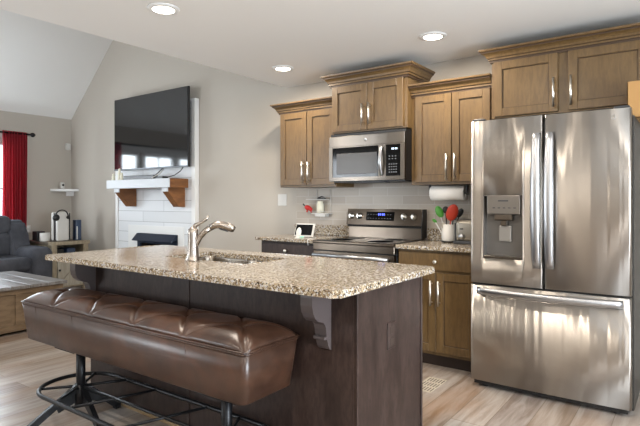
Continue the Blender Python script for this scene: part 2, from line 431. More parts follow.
upper('wide two-door maple wall cabinet above the stainless refrigerator', -1.222, -.12, 3.84, 1.86, 2.285, 2.365,
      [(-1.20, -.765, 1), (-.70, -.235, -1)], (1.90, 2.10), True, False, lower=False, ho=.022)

def knob(parent, x, y, z):
    bm = NB(); lathe(bm, (x, y, z), [(.006, 0), (.006, -.014), (.015, -.02), (.016, -.026), (.010, -.031), (.0001, -.032)], 18, 'Y')
    return obj('knob', bm, 'brightnickel', parent)
def basecab(label, x0, x1, m1, mdoor):
    t = thing('base_cabinet', label, 'cabinet', ((x0+x1)/2, 3.9, 0))
    bm = NB(); box(bm, x0, x1, 3.63, YB-.001, .1, .884); obj('body', bm, m1, t)
    bm = NB(); box(bm, x0, x1, 3.70, YB-.05, 0, .1); obj('toe_kick', bm, 'kick', t)
    bm = NB(); box(bm, x0+.015, x1-.015, 3.61, 3.629, .735, .865, .003, 1); d = obj('drawer', bm, mdoor, t); knob(d, (x0+x1)/2, 3.61, .80)
    xm = (x0+x1)/2
    for a, b_, s in ((x0+.015, xm-.003, 1), (xm+.003, x1-.015, -1)):
        bm = NB(); shaker(bm, a, b_, .125, .718, 3.609); d = obj('door', bm, [mdoor, 'cabdark'], t)
        pull(d, b_-.028 if s > 0 else a+.028, 3.609, .475, .66)
    return t
basecab('maple base cabinet with one drawer and two doors, between range and refrigerator', -1.885, -1.243, 'cab', 'cab')
basecab('dark brown base cabinet with drawer at the left end, beside the range', -3.335, -2.69, 'esp', 'esp')
def counter(label, x0, x1):
    t = thing('granite_countertop', label, 'countertop', ((x0+x1)/2, 3.9, .885))
    bm = NB(); box(bm, x0, x1, 3.575, YB-.011, .885, .915, .004, 2); obj('slab', bm, 'granite', t)
    bm = NB(); box(bm, x0 if x0 > -3 else x0, x1, YB-.031, YB-.011, .915, 1.015, .003, 1); obj('upstand', bm, 'granite', t)
counter('granite wall countertop left of the range, holding the smart display', -3.37, -2.69)
counter('granite wall countertop between range and refrigerator, holding toaster and utensil crock', -1.885, -1.243)

# ------------------------------------------------------------------ microwave
x0, x1, yf = -2.648, -1.902, 3.77
t = thing('microwave', 'stainless over-the-range microwave with black window and keypad', 'microwave', (-2.275, 3.98, 1.435))
bm = NB(); box(bm, x0, x1, yf+.03, YB-.012, 1.437, 1.853); obj('body', bm, 'black', t)
bm = NB(); holes(bm, 'Y', yf, .03, x0, -2.085, 1.45, 1.735, [(-2.612, -2.145, 1.468, 1.728)])
box(bm, x0, x1, yf, yf+.03, 1.736, 1.828, .003, 1)
box(bm, x0, x1, yf, yf+.03, 1.436, 1.4495, .001, 1)
d = obj('door', bm, 'steelflat', t)
bm = NB(); box(bm, -2.612, -2.145, yf+.004, yf+.02, 1.468, 1.728); obj('window', bm, 'darkglass', d)
bm = NB(); box(bm, -2.57, -2.16, yf+.001, yf+.006, 1.495, 1.675, .002, 1)
o = obj('inner_screen', bm, mat('microwave_mesh_screen', '#3c3936', .3), d)
bm = NB(); holes(bm, 'Y', yf, .03, -2.084, x1, 1.45, 1.735, [(-2.075, -1.94, 1.468, 1.728)]); obj('control_frame', bm, 'steelflat', t)
bm = NB(); box(bm, -2.075, -1.94, yf+.003, yf+.02, 1.468, 1.728); p = obj('keypad', bm, 'darkglass', t)
for r in range(7):
    if r == 2: continue
    for c_ in range(3 if r < 2 else 4):
        xx = -2.048+c_*(.028 if r < 2 else .021); bm = NB(); box(bm, xx, xx+.012, yf+.001, yf+.0035, 1.495+(6-r)*.022, 1.495+(6-r)*.022+.009); obj('key', bm, 'print', p)
for i in range(4): bm = NB(); box(bm, -2.02+i*.013+(.004 if i > 1 else 0), -2.013+i*.013+(.004 if i > 1 else 0), yf+.0012, yf+.003, 1.685, 1.70); obj('clock_digit', bm, 'paleled', p)
bm = NB(); pts = [(-2.113, yf-.005-.035*math.sin(PI*i/14), 1.475+.245*i/14) for i in range(15)]; tube(bm, pts, .013, 12, flat=.7)
obj('handle', bm, 'chrome', t)
bm = NB(); lathe(bm, (-2.27, yf, 1.785), [(.013, .001), (.013, -.002), (.0001, -.002)], 20, 'Y'); obj('round_badge', bm, 'chrome', t)
bm = NB(); box(bm, x0+.02, x1-.02, yf+.05, YB-.05, 1.425, 1.437); box(bm, -2.40, -2.1, yf+.03, yf+.12, 1.418, 1.428); obj('vent_grille', bm, 'greydark', t)
t.location.z -= .008

# ------------------------------------------------------------------ range
x0, x1 = -2.682, -1.893
t = thing('range', 'stainless electric range with glass cooktop and rear control panel', 'stove', (-2.29, 3.9, 0))
bm = NB(); box(bm, x0, x1, 3.62, YB-.02, .03, .895); obj('body', bm, 'greydark', t)
bm = NB(); box(bm, x0, x1, 3.565, YB-.03, .896, .914, .004, 2); obj('cooktop_frame', bm, 'steeldark', t)
bm = NB(); box(bm, x0+.02, x1-.02, 3.60, 4.09, .913, .918, .001, 1); ct = obj('cooktop_glass', bm, 'darkglass', t)
for cx, cy, r in ((-2.48, 3.73, .10), (-2.10, 3.73, .11), (-2.48, 3.96, .08), (-2.10, 3.96, .08)):
    bm = NB(); lathe(bm, (cx, cy, .9182), [(r, 0), (r, .0004), (r-.003, .0004), (r-.003, 0)], 40); obj('burner_ring', bm, 'print', ct)
bm = NB(); box(bm, x0, x1, 3.575, 3.619, .835, .893, .003, 1); obj('front_trim', bm, 'steeldark', t)
bm = NB(); holes(bm, 'Y', 3.58, .035, x0+.003, x1-.003, .22, .825, [(-2.56, -2.02, .33, .68)]); d = obj('oven_door', bm, 'steeldark', t)
bm = NB(); box(bm, -2.56, -2.02, 3.59, 3.61, .33, .68); obj('oven_window', bm, 'darkglass', d)
bm = NB(); tube(bm, [(x0+.03, 3.53, .795), (x1-.03, 3.53, .795)], .014, 14)
for xx in (x0+.06, x1-.06): box(bm, xx-.012, xx+.012, 3.53, 3.582, .785, .805, .003, 1)
obj('handle', bm, 'chrome', d)
bm = NB(); box(bm, x0+.003, x1-.003, 3.58, 3.62, .05, .21, .003, 1); obj('storage_drawer', bm, 'steeldark', t)
bm = NB(); prism(bm, [(4.11, .918), (4.18, .918), (4.18, 1.175), (4.13, 1.175), (4.115, 1.03)], 'X', x0+.02, x1-.02)
bm2 = bm; obj('backguard', bm2, 'steeldark', t)
bm = NB(); prism(bm, [(4.085, 1.035), (4.13, 1.028), (4.15, 1.178), (4.115, 1.180)], 'X', x0+.012, x1-.012); cp = obj('control_panel', bm, 'steeldark', t)
bm = NB(); box(bm, x0+.016, x1-.016, 4.098, 4.116, 1.014, 1.032); obj('vent_slot', bm, 'bevelgroove', t)
bm = NB(); prism(bm, [(4.09, .93), (4.185, .93), (4.185, 1.18), (4.113, 1.18), (4.08, 1.03)], 'X', x1-.011, x1-.004); obj('end_cap', bm, 'black', t)
def ysurf(z): return 4.085+(z-1.035)*.03/.145
for kx in (-2.62, -2.535, -2.075, -1.98):
    bm = NB(); lathe(bm, (kx, ysurf(1.115), 1.115), [(.027, 0), (.029, -.008), (.026, -.012), (.021, -.014), (.02, -.032), (.0001, -.033)], 24, 'Y')
    box(bm, kx-.004, kx+.004, ysurf(1.115)-.038, ysurf(1.115)-.03, 1.097, 1.133); obj('knob', bm, 'brightnickel', cp)
bm = NB(); prism(bm, [(ysurf(1.085)-.003, 1.075), (ysurf(1.085)+.01, 1.075), (ysurf(1.155)+.01, 1.155), (ysurf(1.155)-.003, 1.155)], 'X', -2.46, -2.17); dp = obj('display', bm, 'darkglass', t)
for i in range(4): bm = NB(); box(bm, -2.335+i*.017+(.005 if i > 1 else 0), -2.325+i*.017+(.005 if i > 1 else 0), ysurf(1.13)-.005, ysurf(1.13)-.003, 1.122, 1.14); obj('clock_digit', bm, 'blueled', dp)
for r in range(2):
    for i in range(9):
        if r and 3 < i < 6: continue
        bm = NB(); box(bm, -2.445+i*.029, -2.433+i*.029, ysurf(1.1+r*.03)-.005, ysurf(1.1+r*.03)-.002, 1.092+r*.035, 1.098+r*.035); obj('touch_key', bm, 'print', dp)

# ------------------------------------------------------------------ refrigerator
X0, X1, YD = -1.236, -.296, 3.42
t = thing('refrigerator', 'stainless french-door refrigerator with water dispenser and bottom freezer', 'refrigerator', (-.76, 3.8, 0))
bm = NB(); box(bm, X0+.006, X1+.008, YD+.075, 4.17, .03, 1.755, .004, 1); obj('body', bm, mat('dark_fridge_side', '#2a2724', .45, .2), t)
bm = NB(); box(bm, X0+.02, X1-.02, YD+.03, YD+.09, .02, .05); obj('base_grille', bm, 'black', t)
def curved_door(bm, x0, x1, z0, z1, hole=None, nx=26):
    """front skin gently bowed towards -Y with rounded vertical edges, back at YD+.07"""
    xm, hw = (X0+X1)/2, (X1-X0)/2
    def yf(x):
        y = YD+.010*((x-xm)/hw)**2
        e = min(x-x0, x1-x); r = .012
        if e < r: y += r-math.sqrt(max(0, r*r-(r-e)**2))
        return y
    xs = sorted({x0, x0+.002, x0+.005, x0+.012, x1, x1-.002, x1-.005, x1-.012, *[x0+(x1-x0)*i/nx for i in range(1, nx)], *((hole[0], hole[1]) if hole else ())})
    zs = [z0, z1] if not hole else [z0, hole[2], hole[3], z1]
    F = {}; yb = YD+.07
    def V(i, j, k):
        if (i, j, k) not in F: F[(i, j, k)] = bm.verts.new((xs[i], yf(xs[i]) if k == 0 else yb, zs[j]))
        return F[(i, j, k)]
    ins = lambda i, j: 0 <= i < len(xs)-1 and 0 <= j < len(zs)-1 and not (hole and j == 1 and xs[i] >= hole[0]-1e-6 and xs[i+1] <= hole[1]+1e-6)
    for i in range(len(xs)-1):
        for j in range(len(zs)-1):
            if not ins(i, j): continue
            f = bm.faces.new((V(i, j, 0), V(i+1, j, 0), V(i+1, j+1, 0), V(i, j+1, 0))); f.smooth = True
            bm.faces.new((V(i, j, 1), V(i+1, j, 1), V(i+1, j+1, 1), V(i, j+1, 1)))
            for di, dj, a, b_ in ((-1, 0, (i, j), (i, j+1)), (1, 0, (i+1, j), (i+1, j+1)), (0, -1, (i, j), (i+1, j)), (0, 1, (i, j+1), (i+1, j+1))):
                if not ins(i+di, j+dj): bm.faces.new((V(*a, 0), V(*b_, 0), V(*b_, 1), V(*a, 1)))
HD = (-1.148, -.893, .875, 1.29)
bm = NB(); curved_door(bm, X0, -.772, .705, 1.79, HD); dl = obj('door', bm, 'steel', t)
bm = NB(); curved_door(bm, -.762, X1, .705, 1.79); dr = obj('door', bm, 'steel', t)
bm = NB(); curved_door(bm, X0, X1, .05, .69); df = obj('freezer_drawer', bm, 'steel', t)
bm = NB(); box(bm, -.775, -.759, YD+.03, YD+.074, .71, 1.78); box(bm, X0+.01, X1-.01, YD+.03, YD+.074, .688, .707); obj('door_gasket', bm, 'black', t)
# dispenser
ds = obj('dispenser', (lambda b: (box(b, HD[0], HD[1], YD+.062, YD+.068, HD[2], HD[3]), box(b, HD[0], HD[0]+.006, YD+.004, YD+.064, HD[2], HD[3]), box(b, HD[1]-.006, HD[1], YD+.004, YD+.064, HD[2], HD[3]), box(b, HD[0], HD[1], YD+.004, YD+.064, HD[3]-.004, HD[3]), b)[-1])(NB()), mat('dispenser_grey', '#6c6863', .35, .6), dl)
bm = NB(); box(bm, -1.118, -.905, YD-.008, YD+.06, 1.165, 1.29, .006, 2); dp = obj('dispenser_panel', bm, mat('dispenser_panel_steel', '#7f7972', .3, .8), dl)
bm = NB(); box(bm, -1.075, -.955, YD-.004, YD+.05, 1.125, 1.168, .008, 2); box(bm, -1.035, -.995, YD+.012, YD+.05, 1.09, 1.13, .004, 1); obj('nozzle_housing', bm, 'steelflat', dl)
bm = NB(); box(bm, -1.055, -.975, YD+.038, YD+.058, .985, 1.09, .006, 2); obj('paddle', bm, mat('paddle_grey', '#88837c', .35, .5), dl)
bm = NB(); box(bm, HD[0]+.004, HD[1]-.004, YD-.004, YD+.06, HD[2], HD[2]+.016, .004, 1); obj('drip_tray', bm, 'steelflat', dl)
for i in range(5): bm = NB(); box(bm, -1.08+i*.033, -1.064+i*.033, YD-.0095, YD-.008, 1.205, 1.211); obj('printed_icon', bm, 'greydark', t)
bm = NB(); box(bm, -1.045, -.98, YD-.0095, YD-.008, 1.25, 1.258); obj('printed_word', bm, 'greydark', t)
# handles: flat bowed bars
def bow_handle(x, z0, z1):
    n = 20; bm = NB(); fr = []
    for i in range(n+1):
        s = i/n; z = z0+(z1-z0)*s; b_ = math.sin(PI*s)**.6 if 0 < s < 1 else 0
        y = YD-.012-.048*b_; w_ = .025+.005*math.sin(PI*s)
        fr.append([bm.verts.new(p) for p in ((x-w_, y+.004, z), (x-w_*.6, y-.006, z), (x+w_*.6, y-.006, z), (x+w_, y+.004, z), (x+w_*.7, y+.016, z), (x-w_*.7, y+.016, z))])
    for a, b_ in zip(fr, fr[1:]):
        for j in range(6): f = bm.faces.new((a[j], a[(j+1) % 6], b_[(j+1) % 6], b_[j])); f.smooth = True
    bm.faces.new(fr[0]); bm.faces.new(fr[-1])
    for z in (z0+.02, z1-.02): box(bm, x-.01, x+.01, YD-.02, YD+.012, z-.02, z+.02, .003, 1)
    return bm
obj('handle', bow_handle(-.805, .83, 1.68), 'chrome', dl)
obj('handle', bow_handle(-.728, .83, 1.68), 'chrome', dr)
n = 28; bm = NB(); fr = []
for i in range(n+1):
    s = i/n; x = -1.185+(-.335+1.185)*s; b_ = math.sin(PI*s)**.6 if 0 < s < 1 else 0
    y = YD-.010-.05*b_; z = .655; h_ = .024
    fr.append([bm.verts.new(p) for p in ((x, y+.004, z-h_), (x, y-.006, z-h_*.6), (x, y-.006, z+h_*.6), (x, y+.004, z+h_), (x, y+.016, z+h_*.7), (x, y+.016, z-h_*.7))])
for a, b_ in zip(fr, fr[1:]):
    for j in range(6): f = bm.faces.new((a[j], a[(j+1) % 6], b_[(j+1) % 6], b_[j])); f.smooth = True
bm.faces.new(fr[0]); bm.faces.new(fr[-1])
for x in (-1.165, -.355): box(bm, x-.02, x+.02, YD-.018, YD+.014, .645, .665, .003, 1)
obj('handle', bm, 'chrome', df)
bm = NB(); tube(bm, [(-.385+.012*math.cos(a*PI/8), YD+.006, 1.742+.012*math.sin(a*PI/8)) for a in range(2, 15)], .0015, 6)
tube(bm, [(-.385, YD+.006, 1.742), (-.374, YD+.006, 1.742)], .0015, 6); obj('round_badge', bm, 'chrome', dr)
for x in (X0+.05, X1-.05):
    bm = NB(); box(bm, x-.04, x+.04, YD+.02, YD+.14, 1.791, 1.806, .004, 1); 
    if x > -.5: box(bm, x-.04, x+.035, YD+.075, YD+.14, 1.754, 1.80)
    else: box(bm, x-.035, x+.04, YD+.075, YD+.14, 1.754, 1.80)
    obj('hinge_cover', bm, 'greydark', t)
for x in (X0+.08, X1-.08):
    bm = NB(); lathe(bm, (x, YD+.08, 0), [(.02, 0), (.022, .01), (.012, .014), (.012, .04)], 16); obj('levelling_foot', bm, 'black', t)
# box on top
t = thing('cardboard_box', 'open tan cardboard box on top of the refrigerator', 'box', (-.29, 3.8, 1.7555))
bm = NB(); xa, xb, ya, yb, za, zb = -.335, -.235, 3.62, 4.05, 1.756, 1.975
for a in ((xa, xb, ya, ya+.004), (xa, xb, yb-.004, yb), (xa, xa+.004, ya, yb), (xb-.004, xb, ya, yb)): box(bm, *a, za, zb)
box(bm, xa, xb, ya, yb, za, za+.004); obj('carton', bm, 'card', t)
bm = NB(); bar(bm, (xa+.06, ya+.03, zb), (xa+.06, yb-.03, zb+.002), .07, .006); obj('flap', bm, 'carddk', t)

# ------------------------------------------------------------------ island
FY, PX, IX0, IBY = 1.84, -1.15, -3.2, 2.47
t = thing('kitchen_island', 'espresso wood kitchen island base with scroll corbels', 'kitchen island', (-2.2, 2.15, 0))
bm = NB(); box(bm, IX0, PX-.02, FY, IBY, 0.0, .884)
# hollow for sink: keep simple body lower where bowls sit
bm.free(); bm = NB(); box(bm, IX0, PX-.02, FY, FY+.02, 0, .884); box(bm, IX0, IX0+.02, FY+.02, IBY, 0, .884); box(bm, IX0+.02, PX-.02, IBY-.02, IBY, .1, .884); box(bm, IX0+.02, PX-.02, FY+.02, IBY-.02, .1, .12)
box(bm, IX0+.02, PX-.02, FY+.02, IBY-.07, 0, .1)
obj('body', bm, 'esp', t)
bm = NB(); box(bm, PX-.02, PX, FY, IBY, 0, .884, .002, 1); ep = obj('end_panel', bm, 'esp', t)
bm = NB(); box(bm, PX-.001, PX+.006, FY-.004, FY+.012, 0, .884, .002, 1); obj('edge_stile', bm, 'esp', t); bm = NB(); box(bm, PX-.001, PX+.006, IBY-.012, IBY+.003, 0, .884, .002, 1); obj('edge_stile', bm, 'esp', t)
bm = NB(); box(bm, -2.23, -2.215, FY-.006, FY, .0, .884, .002, 1); obj('batten', bm, 'esp', t)
bm = NB(); box(bm, IX0, PX, FY-.012, FY, 0, .018, .003, 1); obj('floor_line_strip', bm, mat('pale_strip', '#9a8260', .5), t)  # pale strip along the floor line of the seat side
def corbel(parent, xc):
    pr = [(.132, 0), (.138, .03), (.138, .058), (.132, .083), (.118, .104), (.098, .118), (.076, .124), (.060, .128), (.046, .14), (.038, .158), (.035, .178), (.031, .198), (.022, .22), (.012, .233), (0, .238)]
    bm = NB(); prism(bm, [(FY, .884)]+[(FY-d_,   .884-h_*1.17) for d_, h_ in pr], 'X', xc-.031, xc+.031)
    box(bm, xc-.0315, xc+.0315, FY-.05, FY, .655, .67, .003, 1)
    return obj('corbel', bm, mat('corbel_glare_wood', '#4c4443', .3) if 'corbel_glare_wood' not in bpy.data.materials else bpy.data.materials['corbel_glare_wood'], parent)  # corbels paler than the espresso wood, glare put into their colour
corbel(t, -1.312); corbel(t, -3.17)
bm = NB(); box(bm, PX, PX+.006, 2.10, 2.175, .565, .69, .002, 1); op = obj('outlet_cover', bm, 'esp', t)
for z in (.60, .652): bm = NB(); box(bm, PX+.0055, PX+.0075, 2.118, 2.157, z-.017, z+.017, .001, 1); obj('socket', bm, 'kick', op)
SH = (-2.62, -1.93, 1.975, 2.345)
bm = NB(); holes(bm, 'Z', .885, .03, -3.31, -1.08, 1.59, 2.50, [SH])
outer = lambda v: (abs(v.co.x+3.31) < 1e-4 or abs(v.co.x+1.08) < 1e-4) and (abs(v.co.y-1.59) < 1e-4 or abs(v.co.y-2.5) < 1e-4)
bmesh.ops.bevel(bm, geom=[e for e in bm.edges if outer(e.verts[0]) and outer(e.verts[1]) and abs(e.verts[0].co.z-e.verts[1].co.z) > .01], offset=.022, segments=3, affect='EDGES')
bmesh.ops.bevel(bm, geom=[e for e in bm.edges if e.is_manifold and e.calc_face_angle() > 1.2 and abs(e.verts[0].co.z-.915) < 1e-4 and abs(e.verts[1].co.z-.915) < 1e-4], offset=.004, segments=2, affect='EDGES')
o = obj('granite_countertop', bm, 'granite'); center(o); tag(o, 'large speckled granite island countertop with cut-out for the sink', 'countertop')
# sink
t = thing('sink', 'stainless double-bowl undermount sink in the island countertop', 'sink', (-2.27, 2.16, .70))
def bowl(xa, xb, ya, yb, zt, zb):
    bm = NB(); rows = []
    for (ins, z) in ((0, zt), (.004, zt-.01), (.008, zb+.03), (.03, zb), ):
        ring = []
        r = .05
        for (cx, cy, a0) in ((xb-r, yb-r, 0), (xa+r, yb-r, 90), (xa+r, ya+r, 180), (xb-r, ya+r, 270)):
            for k_ in range(6):
                a = math.radians(a0+90*k_/5); ring.append(bm.verts.new((cx+(r-ins)*math.cos(a), cy+(r-ins)*math.sin(a), z)))
        rows.append(ring)
    for a, b_ in zip(rows, rows[1:]):
        for j in range(len(a)): f = bm.faces.new((a[j], a[(j+1) % len(a)], b_[(j+1) % len(a)], b_[j])); f.smooth = True
    bm.faces.new(rows[-1]); return bm
xm = -2.24
for a, b_ in ((SH[0]-.005, xm-.012), (xm+.012, SH[1]+.005)):
    bw = obj('bowl', bowl(a, b_, SH[2]-.005, SH[3]+.005, .8845, .71), 'sinkst', t)
    bm = NB(); lathe(bm, ((a+b_)/2, 2.16, .7105), [(.0001, .001), (.03, .001), (.043, .004), (.045, 0)], 24); obj('drain', bm, 'chrome', bw)
bm = NB(); box(bm, xm-.013, xm+.013, SH[2]-.004, SH[3]+.004, .862, .8835, .003, 1); obj('divider', bm, 'sinkst', t)
# faucet
fx, fy = -2.302, 1.935
t = thing('faucet', 'brushed nickel pull-out kitchen faucet with lever on top, behind the sink', 'faucet', (fx, fy, .915))
bm = NB(); lathe(bm, (fx, fy, .915), [(.040, 0), (.040, .006), (.034, .016), (.031, .05), (.028, .12), (.030, .155), (.029, .175), (.014, .19), (.0001, .192)], 28)
obj('body', bm, 'nickel', t)
def P(x, y): return None
ux, uy = .808, .589   # spout direction lies close to the picture's width
def sp_pt(s, z): return (fx+ux*s, fy+uy*s, z)
bm = NB(); tube(bm, [sp_pt(*q) for q in ((.005, .975), (.02, 1.015), (.04, 1.05), (.07, 1.083), (.10, 1.102))], [.018, .0165, .016, .0165, .018], 16)
obj('spout', bm, 'nickel', t)
bm = NB(); tube(bm, [sp_pt(*q) for q in ((.098, 1.102), (.125, 1.116), (.155, 1.119), (.19, 1.110), (.22, 1.098), (.235, 1.090))], [.0185, .02, .021, .0225, .022, .016], 16); hd = obj('spray_head', bm, 'nickel', t)
bm = NB(); tube(bm, [sp_pt(*q) for q in ((.15, 1.098), (.175, 1.092), (.20, 1.083))], [.006, .008, .006], 8); obj('spray_button', bm, 'greydark', hd)
bm = NB(); tube(bm, [sp_pt(*q) for q in ((0, 1.095), (.015, 1.115), (.045, 1.13), (.075, 1.148), (.09, 1.17))], [.016, .013, .008, .0085, .006], 12); obj('lever', bm, 'nickel', t)

# ------------------------------------------------------------------ tufted bench stool
BX0, BX1, BY0, BY1 = -3.30, -1.452, 1.452, 1.808
t = thing('counter_bench', 'long tufted brown leather bench stool on black metal base beside the island', 'bench', (-2.39, 1.63, 0))
bm = NB(); rows = []
for z, i_, in ((.425, .036), (.432, .026), (.54, .012), (.645, 0)):
    ring = []; xa, xb, ya, yb = BX0+i_, BX1-i_, BY0+i_*.8, BY1-i_*.8; r = .03
    for (cx, cy, a0) in ((xb-r, yb-r, 0), (xa+r, yb-r, 90), (xa+r, ya+r, 180), (xb-r, ya+r, 270)):
        for k_ in range(5):
            a = math.radians(a0+90*k_/4); ring.append(bm.verts.new((cx+r*math.cos(a), cy+r*math.sin(a), z)))
    rows.append(ring)
for a, b_ in zip(rows, rows[1:]):
    for j in range(len(a)): f = bm.faces.new((a[j], a[(j+1) % len(a)], b_[(j+1) % len(a)], b_[j])); f.smooth = True
bm.faces.new(rows[0]); bm.faces.new(rows[-1]); obj('apron', bm, 'leather', t)
bm = NB()
for z in (.642, .650):
    pts = []; r = .03
    for (cx, cy, a0) in ((BX1-r, BY1-r, 0), (BX0+r, BY1-r, 90), (BX0+r, BY0+r, 180), (BX1-r, BY0+r, 270)):
        for k_ in range(5):
            a = math.radians(a0+90*k_/4); pts.append((cx+(r+.001)*math.cos(a), cy+(r+.001)*math.sin(a), z))
    tube(bm, pts, .004, 8, closed=True)
obj('piping', bm, 'leather', t)
for xs_ in (-3.12, -2.73, -1.81):
    bm = NB(); tube(bm, [(xs_, BY0-.0005, .643), (xs_, BY0+.013, .54), (xs_, BY0+.030, .435)], .0022, 6); obj('seam', bm, 'thread', t)
bm = NB(); nx, ny = 220, 44; G = []
NTX = 5; pitch = (BX1-BX0)/NTX
for i in range(nx+1):
    row = []
    for j in range(ny+1):
        u, v = i/nx, j/ny; x = BX0+u*(BX1-BX0); y = BY0+v*(BY1-BY0)
        ex = min(u, 1-u)*(BX1-BX0); ey = min(v, 1-v)*(BY1-BY0)
        def edge(e, r): return math.sqrt(max(0, 1-(1-min(e/r, 1))**2))
        z = .648+.066*edge(ex, .14)*edge(ey, .13)
        cx = (x-BX0)/pitch; vv = (v-.5)
        # buttons sit on the centre line at whole numbers + .5; pleats arc from each button to both edges
        dmin = 9
        for b_ in range(NTX):
            bx = b_+.5; 
            for sgn in (-1, 1):
                curve = bx+sgn*.5*(abs(vv)/.5)**1.0
                d = abs(cx-curve)*pitch/math.sqrt(1+(.5*pitch/(.5*(BY1-BY0)))**2); dmin = min(dmin, d)
        z -= .012*math.exp(-(dmin/.010)**2)*min(1, ey/.02)
        db = min(math.hypot((cx-(b_+.5))*pitch, vv*(BY1-BY0)) for b_ in range(NTX)); z -= .022*math.exp(-(db/.03)**2)
        row.append(bm.verts.new((x, y, z)))
    G.append(row)
for i in range(nx):
    for j in range(ny): f = bm.faces.new((G[i][j], G[i+1][j], G[i+1][j+1], G[i][j+1])); f.smooth = True
border = [G[i][0] for i in range(nx+1)]+[G[nx][j] for j in range(1, ny+1)]+[G[i][ny] for i in range(nx-1, -1, -1)]+[G[0][j] for j in range(ny-1, 0, -1)]
bm.faces.new(border)
cu = obj('cushion', bm, 'leather', t)
for b_ in range(NTX): bm = NB(); lathe(bm, (BX0+(b_+.5)*pitch, (BY0+BY1)/2, .674), [(.014, -.004), (.013, .003), (.008, .006), (.0001, .007)], 16); obj('button', bm, 'leather', cu)

RZ = .187; px = (-2.885, -1.70); cy = 1.595
def stadium(x0_, x1_, yc, r, z, n=16):
    pts = []
    for i in range(n+1): a = -PI/2+PI*i/n; pts.append((x1_+r*math.cos(a), yc+r*math.sin(a), z))
    for i in range(n+1): a = PI/2+PI*i/n; pts.append((x0_+r*math.cos(a), yc+r*math.sin(a), z))
    return pts
bm = NB(); tube(bm, stadium(px[0], px[1], cy, .215, RZ), .0115, 12, closed=True); obj('foot_ring', bm, 'blackmetal', t)
bm = NB()
tube(bm, [(px[0], cy, RZ), (px[1], cy, RZ)], .009, 10)
for x in px:
    for sx in (-1, 1):
        for sy in (-1, 1): tube(bm, [(x, cy, RZ), (x+sx*.13, cy+sy*(.16 if sx*(1 if x < -2.3 else -1) < 0 else .213), RZ)], .008, 8)
for x in (-2.55, -2.13): tube(bm, [(x-.07, cy-.2, RZ), (x+.07, cy+.2, RZ)], .008, 8)
obj('ring_brace', bm, 'blackmetal', t)
for x in px:
    bm = NB(); tube(bm, [(x, cy, .10), (x, cy, .413)], .025, 18); tube(bm, [(x, cy, .08), (x, cy, .20)], .033, 18); obj('pole', bm, 'blackmetal', t)
    bm = NB(); box(bm, x-.1, x+.1, cy-.1, cy+.1, .412, .4245); obj('mounting_plate', bm, 'blackmetal', t)
    for deg in (-100, -10, 80, 170):
        a = math.radians(deg); sx, sy = math.cos(a), math.sin(a); L_ = .21 if deg == 80 else .27
        bm = NB(); e = (x+sx*L_, cy+sy*L_, .02)
        bar(bm, (x+sx*.012, cy+sy*.012, .19), e, .026, .036)
        bar(bm, (x+sx*.02, cy+sy*.02, .13), (x+sx*.13, cy+sy*.13, .085), .006, .05)
        box(bm, e[0]-.018, e[0]+.018, e[1]-.018, e[1]+.018, 0, .03, .003, 1); obj('leg', bm, 'blackmetal', t)
t.rotation_euler = (0, 0, math.radians(.7)); t.location.x += .017

# ------------------------------------------------------------------ things on the wall counters
t = thing('smart_display', 'smart display with black screen and white frame leaning on the left countertop', 'smart display', (-2.97, 3.82, .915), math.radians(8))
bm = NB(); prism(bm, [(3.80, .922), (3.815, .922), (3.862, 1.04), (3.847, 1.04)], 'X', -3.07, -2.87); fr = obj('frame', bm, 'plastic', t)
bm = NB(); prism(bm, [(3.8015, .935), (3.805, .935), (3.842, 1.031), (3.8385, 1.031)], 'X', -3.062, -2.885); obj('screen', bm, 'darkglass', fr)
bm = NB(); prism(bm, [(3.81, .916), (3.88, .916), (3.855, .99)], 'X', -3.03, -2.91); obj('stand', bm, 'plastic', t)
t = thing('charging_puck', 'white oval charging stand with green glow in front of the smart display', 'charger', (-2.93, 3.70, .915))
bm = NB(); lathe(bm, (-2.93, 3.70, .915), [(.0001, .012), (.035, .012), (.04, .008), (.04, 0), (.0001, 0)], 24); obj('base', bm, 'plastic', t)
bm = NB(); vs = bmesh.ops.create_uvsphere(bm, u_segments=20, v_segments=12, radius=1)['verts']
for v in vs: v.co = Vector((-2.94+v.co.x*.03, 3.70+v.co.y*.008+v.co.z*.01, .965+v.co.z*.045))
obj('oval_pad', bm, 'plastic', t, smooth=True)
bm = NB(); box(bm, -2.90, -2.87, 3.668, 3.69, .926, .931, .001, 1); obj('status_light', bm, 'greenled', t)
bm = NB(); tube(bm, [(-2.86, 3.80, .921), (-2.80, 3.78, .920), (-2.75, 3.70, .920), (-2.74, 3.62, .921), (-2.735, 3.573, .918), (-2.735, 3.565, .90), (-2.73, 3.567, .865)], .003, 6)
o = obj('power_cord', bm, 'plastic'); center(o); tag(o, 'thin white cord trailing over the left countertop edge', 'cord')
# light switch
t = thing('light_switch', 'white double light switch plate on the grey wall left of the tile', 'light switch', (-3.558, YB, 1.20))
bm = NB(); box(bm, -3.618, -3.498, YB-.006, YB-.0005, 1.203, 1.325, .002, 1); pl = obj('plate', bm, 'plastic', t)
for x in (-3.59, -3.545):
    bm = NB(); box(bm, x, x+.02, YB-.010, YB-.006, 1.245, 1.285, .002, 1); obj('toggle', bm, 'plastic', t)
